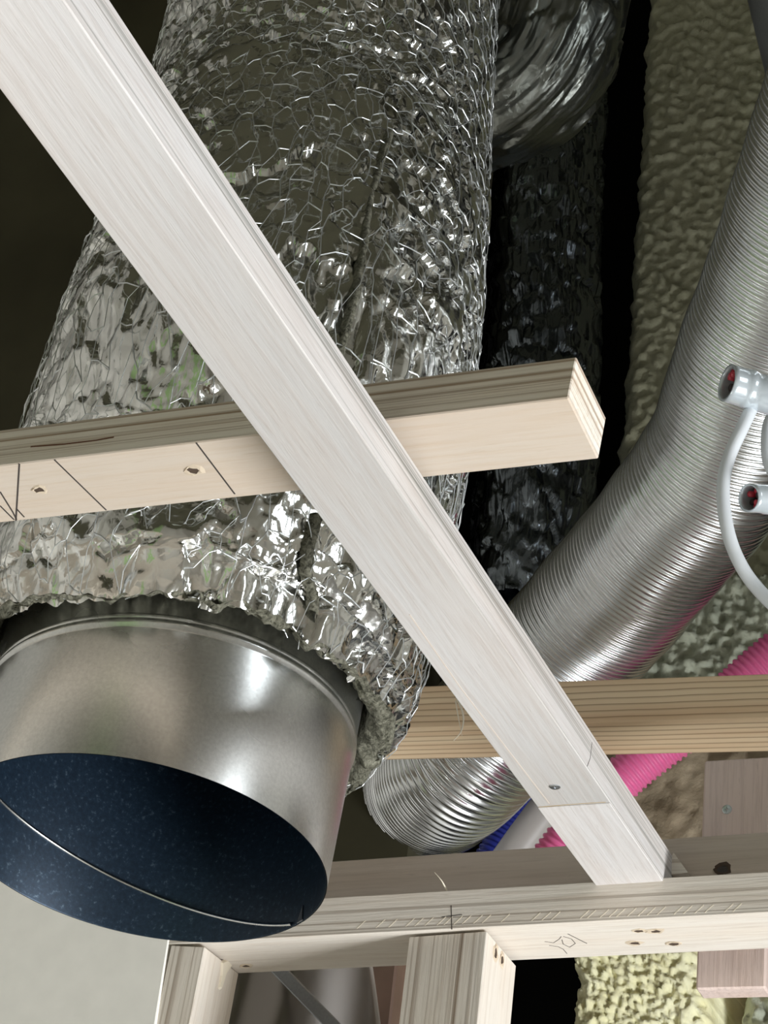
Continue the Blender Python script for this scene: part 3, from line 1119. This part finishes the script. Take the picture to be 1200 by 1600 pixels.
corrugated('pink_conduit', [at(1290, 960, 1.90), at(1190, 1040, 1.90), at(1110, 1110, 1.90), at(985, 1205, 1.90), at(905, 1290, 1.90), at(840, 1375, 1.90)],
           0.0205, 0.0062, M['pink'], 'bright pink corrugated conduit passing behind the softwood batten')
corrugated('blue_conduit', [at(872, 1185, 2.15), at(845, 1215, 2.155), at(800, 1285, 2.17), at(765, 1345, 2.17), at(740, 1400, 2.17)],
           0.0172, 0.0062, M['blue'], 'dark blue corrugated conduit beside the lower bend of the ribbed duct')
gt = thing_at('grey_plastic_pipe', tuple(at(900, 1205, 2.04)), 'smooth grey plastic pipe between the blue and pink conduits', 'pipe')
adopt(gt, tube('pipe_wall', [at(925, 1185, 2.05), at(870, 1245, 2.06), at(827, 1300, 2.07), at(777, 1370, 2.08)], 0.0190, M['greypipe'], 24, 40))


def sleeve_end(name, p_end, p_mid, p_far, r, label, dark=False):
    """flattened silver tube end with a folded lip and red wires inside"""
    Pq, tq = resample(catmull([p_end, p_mid, p_far]), 24)
    n = 28
    thq = np.linspace(0, 2 * np.pi, n, endpoint=False)
    rad = r * (1 + 0.05 * np.sin(2 * thq)[None] + 0.06 * np.exp(-((tq[:, None] - 0.018) / 0.003) ** 2) - 0.05 * np.exp(-((tq[:, None] - 0.023) / 0.002) ** 2))
    V, Fq = sweep(Pq, rad, n)
    V2, _ = sweep(Pq, rad * 0.86, n)
    Fall = [tuple(f) for f in Fq] + [tuple(x + len(V) for x in f[::-1]) for f in Fq]
    for k in range(n):
        Fall.append((k, k + len(V), (k + 1) % n + len(V), (k + 1) % n))
    t = thing_at(name, tuple(p_end), label, 'conduit end')
    adopt(t, link_mesh('sleeve', np.concatenate([V, V2]), Fall, M['sleeve'], smooth=True))
    T, N, B = frames(Pq)
    for k in range(6):
        a = k * 1.05 + 0.3
        off = (N[0] * math.cos(a) + B[0] * math.sin(a)) * r * 0.52
        ln = random.uniform(0.000, 0.008)
        w = adopt(t, tube('wire_core', [Pq[0] + T[0] * ln + off, Pq[6] + off, Pq[14] + off], r * 0.20, M['redwire'] if k % 3 else M['darkin'], 10, 10))
    pl = Pq[3] + 0
    # dark plug behind the wires
    V, Fq = sweep(np.array([Pq[4], Pq[5]]), np.array([[0.84 * r] * 20, [0.84 * r] * 20]), 20)
    adopt(t, link_mesh('dark_core', V, [tuple(range(20)), tuple(range(20, 40))], M['darkin']))
    return t


YC = 1.40
sleeve_end('cable_sleeve', at(1136, 598, YC - 0.013), at(1176, 610, YC), at(1270, 640, YC + 0.02), 0.0152,
           'silver cable sleeve end showing red wires, above the white cable loop')
sleeve_end('cable_sleeve', at(1170, 778, YC - 0.01), at(1200, 781, YC + 0.004), at(1290, 795, YC + 0.05), 0.0110,
           'smaller dark-mouthed silver sleeve end with red wires, lower at the right edge')
ca = tag(tube('white_cable', [at(1182, 622, YC + 0.012), at(1160, 668, YC), at(1139, 715, YC - 0.005), at(1130, 762, YC - 0.01), at(1135, 820, YC - 0.01),
                              at(1152, 872, YC - 0.005), at(1182, 918, YC), at(1240, 975, YC)], 0.0050, M['cable'], 18, 90),
         'thick white cable looping down in front of the ribbed duct', 'cable')
cb = tag(tube('white_cable', [at(1238, 610, YC + 0.06), at(1206, 650, YC + 0.055), at(1198, 690, YC + 0.05), at(1206, 735, YC + 0.05), at(1250, 790, YC + 0.05)], 0.0046, M['cable'], 18, 50),
         'white cable just showing at the right edge between the two sleeve ends', 'cable')


# ================================================================== FOAM AND CAVITY
def foam_slab(name, x_left, x_right, z0, z1, y, mat, label, res=0.005, amp=0.012, freq=30, thick=0.08, seed=0.0, edge_amp=0.008, sx=0.0, sz=0.0):
    nx, nz = max(8, int((x_right - x_left) / res)), max(8, int((z1 - z0) / res))
    V, Fq = [], []
    for j in range(nz + 1):
        z = z0 + (z1 - z0) * j / nz
        el = x_left + edge_amp * noise.noise(Vector((seed, z * 22, 1.0))) + 0.4 * edge_amp * noise.noise(Vector((seed, z * 70, 7.0)))
        for i in range(nx + 1):
            x = el + (x_right - el) * i / nx
            q = Vector((x * freq + seed, z * freq, seed))
            hgt = noise.turbulence(q, 3, False) * amp + 0.35 * amp * noise.noise(Vector((x * 110, z * 110, seed)))
            e = min(i, nx - i) / nx * (x_right - x_left)
            round_ = 0.02 * max(0.0, 1 - e / 0.02) ** 2
            V.append((x, y - hgt + round_ + sx * (x - x_left) + sz * (z - z1), z))
    for j in range(nz):
        for i in range(nx):
            a = j * (nx + 1) + i
            Fq.append((a, a + 1, a + nx + 2, a + nx + 1))
    V = np.array(V)
    nb_ = len(V)
    # sides back to the wall
    border = [i for i in range(nx + 1)] + [j * (nx + 1) + nx for j in range(1, nz + 1)] + [nz * (nx + 1) + i for i in range(nx - 1, -1, -1)] + [j * (nx + 1) for j in range(nz - 1, 0, -1)]
    back = V[border].copy()
    back[:, 1] = 2.649
    V = np.concatenate([V, back])
    m = len(border)
    for k in range(m):
        Fq.append((border[k], nb_ + k, nb_ + (k + 1) % m, border[(k + 1) % m]))
    o = fast_mesh(name, V, np.array(Fq), mat)
    return tag(o, label, 'insulation')


fx = at(965, 700, 2.20).x
ZA = at(1060, 930, 2.20).z
ZB = at(1060, 1120, 2.15).z
foam_slab('spray_foam', fx, fx + 0.75, ZA, 2.85, 2.20, M['foam_shaded'], 'tall strip of spray foam, coloured darker for shade, behind the ribbed duct, upper right', freq=85, amp=0.008, thick=0.45, res=0.0038)
fl = at(880, 1500, 2.12)
YR = at(1078, 1540, 2.12).x
foam_slab('spray_foam', fl.x, YR, 0.3, at(900, 1420, 2.12).z, 2.12, M['foam'], 'bright yellow rough spray foam below the header beam, bottom right',
          res=0.0023, freq=165, amp=0.011, seed=4.0, thick=0.53, sx=0.25, sz=-0.4)
fr = at(1085, 1560, 2.24)
foam_slab('spray_foam', max(fr.x, YR + 0.022), fr.x + 0.4, 0.3, at(1140, 1555, 2.24).z, 2.24, M['foam_grey'], 'jagged grey-green foam under the upright board, bottom right corner',
          res=0.0036, freq=48, amp=0.016, seed=9.0, thick=0.55)
fg = at(980, 1010, 2.16)
foam_slab('spray_foam', at(985, 1000, 2.15).x, at(985, 1000, 2.15).x + 0.6, ZB, ZA - 0.012, 2.15, M['foam_grey'],
          'patch of lumpy grey-green foam between ribbed duct and pink conduit', res=0.003, freq=85, amp=0.012, seed=14.0, thick=0.5)
pt = at(902, 1180, 2.14)
foam_slab('masonry_patch', pt.x, pt.x + 0.6, at(950, 1395, 2.14).z, ZB - 0.012, 2.14, M['patch'],
          'brown crumbly wall patch left of the upright board', res=0.005, freq=26, amp=0.007, seed=18.0, thick=0.51)['category'] = 'wall patch'

# behind the opening between the studs: a leaning metal sheet and a dark plank -----------------
sA, sB, sC, sD = at(330, 1480, 1.80), at(572, 1480, 1.84), at(600, 1680, 1.84), at(300, 1680, 1.78)
bm = bmesh.new()
n = 24
grid = []
for j in range(n + 1):
    row = []
    for i in range(n + 1):
        u, v = i / n, j / n
        p = sA.lerp(sB, u).lerp(sD.lerp(sC, u), v)
        p.y += 0.012 * math.sin(u * 7.5 + v * 1.2)
        row.append(bm.verts.new(p))
    grid.append(row)
for j in range(n):
    for i in range(n):
        bm.faces.new((grid[j][i], grid[j][i + 1], grid[j + 1][i + 1], grid[j + 1][i]))
bmesh.ops.solidify(bm, geom=list(bm.faces), thickness=0.0015)
tag(from_bm('metal_sheet', bm, M['sheet'], smooth=True), 'curved shiny metal sheet seen through the gap between the two studs', 'sheet')
pa, pb_ = at(425, 1520, 1.76), at(560, 1660, 1.76)
d_ = (pb_ - pa).normalized()
ey_ = Vector((0, 1, 0))
ez_ = d_.cross(ey_).normalized()
ey_ = ez_.cross(d_)
o = timber('brace_strip', pa - d_ * 0.08, d_, ey_, ez_, 0.3, 0.006, 0.012, M['galv_dull'], 'thin slanting metal strip in the gap between the two studs', 0.001)
o['category'] = 'strip'
p0 = at(545, 1490, 1.90)
tag(from_bm('dark_plank', box_bm(p0.x, p0.x + 0.05, 1.90, 1.925, 0.1, p0.z + 0.03, 0.002), M['brownwood']),
    'dark brown plank standing in the gap left of the wide stud', 'plank')

# window in the right wall -----------------------------------------------------------------
def window(name, WIN):
    x0, x1 = WIN['x'] + 0.05, WIN['x'] + 0.12
    bm = bmesh.new()
    w = 0.05
    for a in ((WIN['y0'], WIN['y0'] + w, WIN['z0'], WIN['z1']), (WIN['y1'] - w, WIN['y1'], WIN['z0'], WIN['z1']),
              (WIN['y0'] + w, WIN['y1'] - w, WIN['z0'], WIN['z0'] + w), (WIN['y0'] + w, WIN['y1'] - w, WIN['z1'] - w, WIN['z1'])):
        t_ = box_bm(x0, x1, a[0], a[1], a[2], a[3], 0.004)
        me_ = bpy.data.meshes.new('tmp')
        t_.to_mesh(me_)
        t_.free()
        bm.from_mesh(me_)
        bpy.data.meshes.remove(me_)
    return tag(from_bm(name, bm, M['frame']), kind='structure')


window('window_1', WIN)
window('window_2', WIN2)
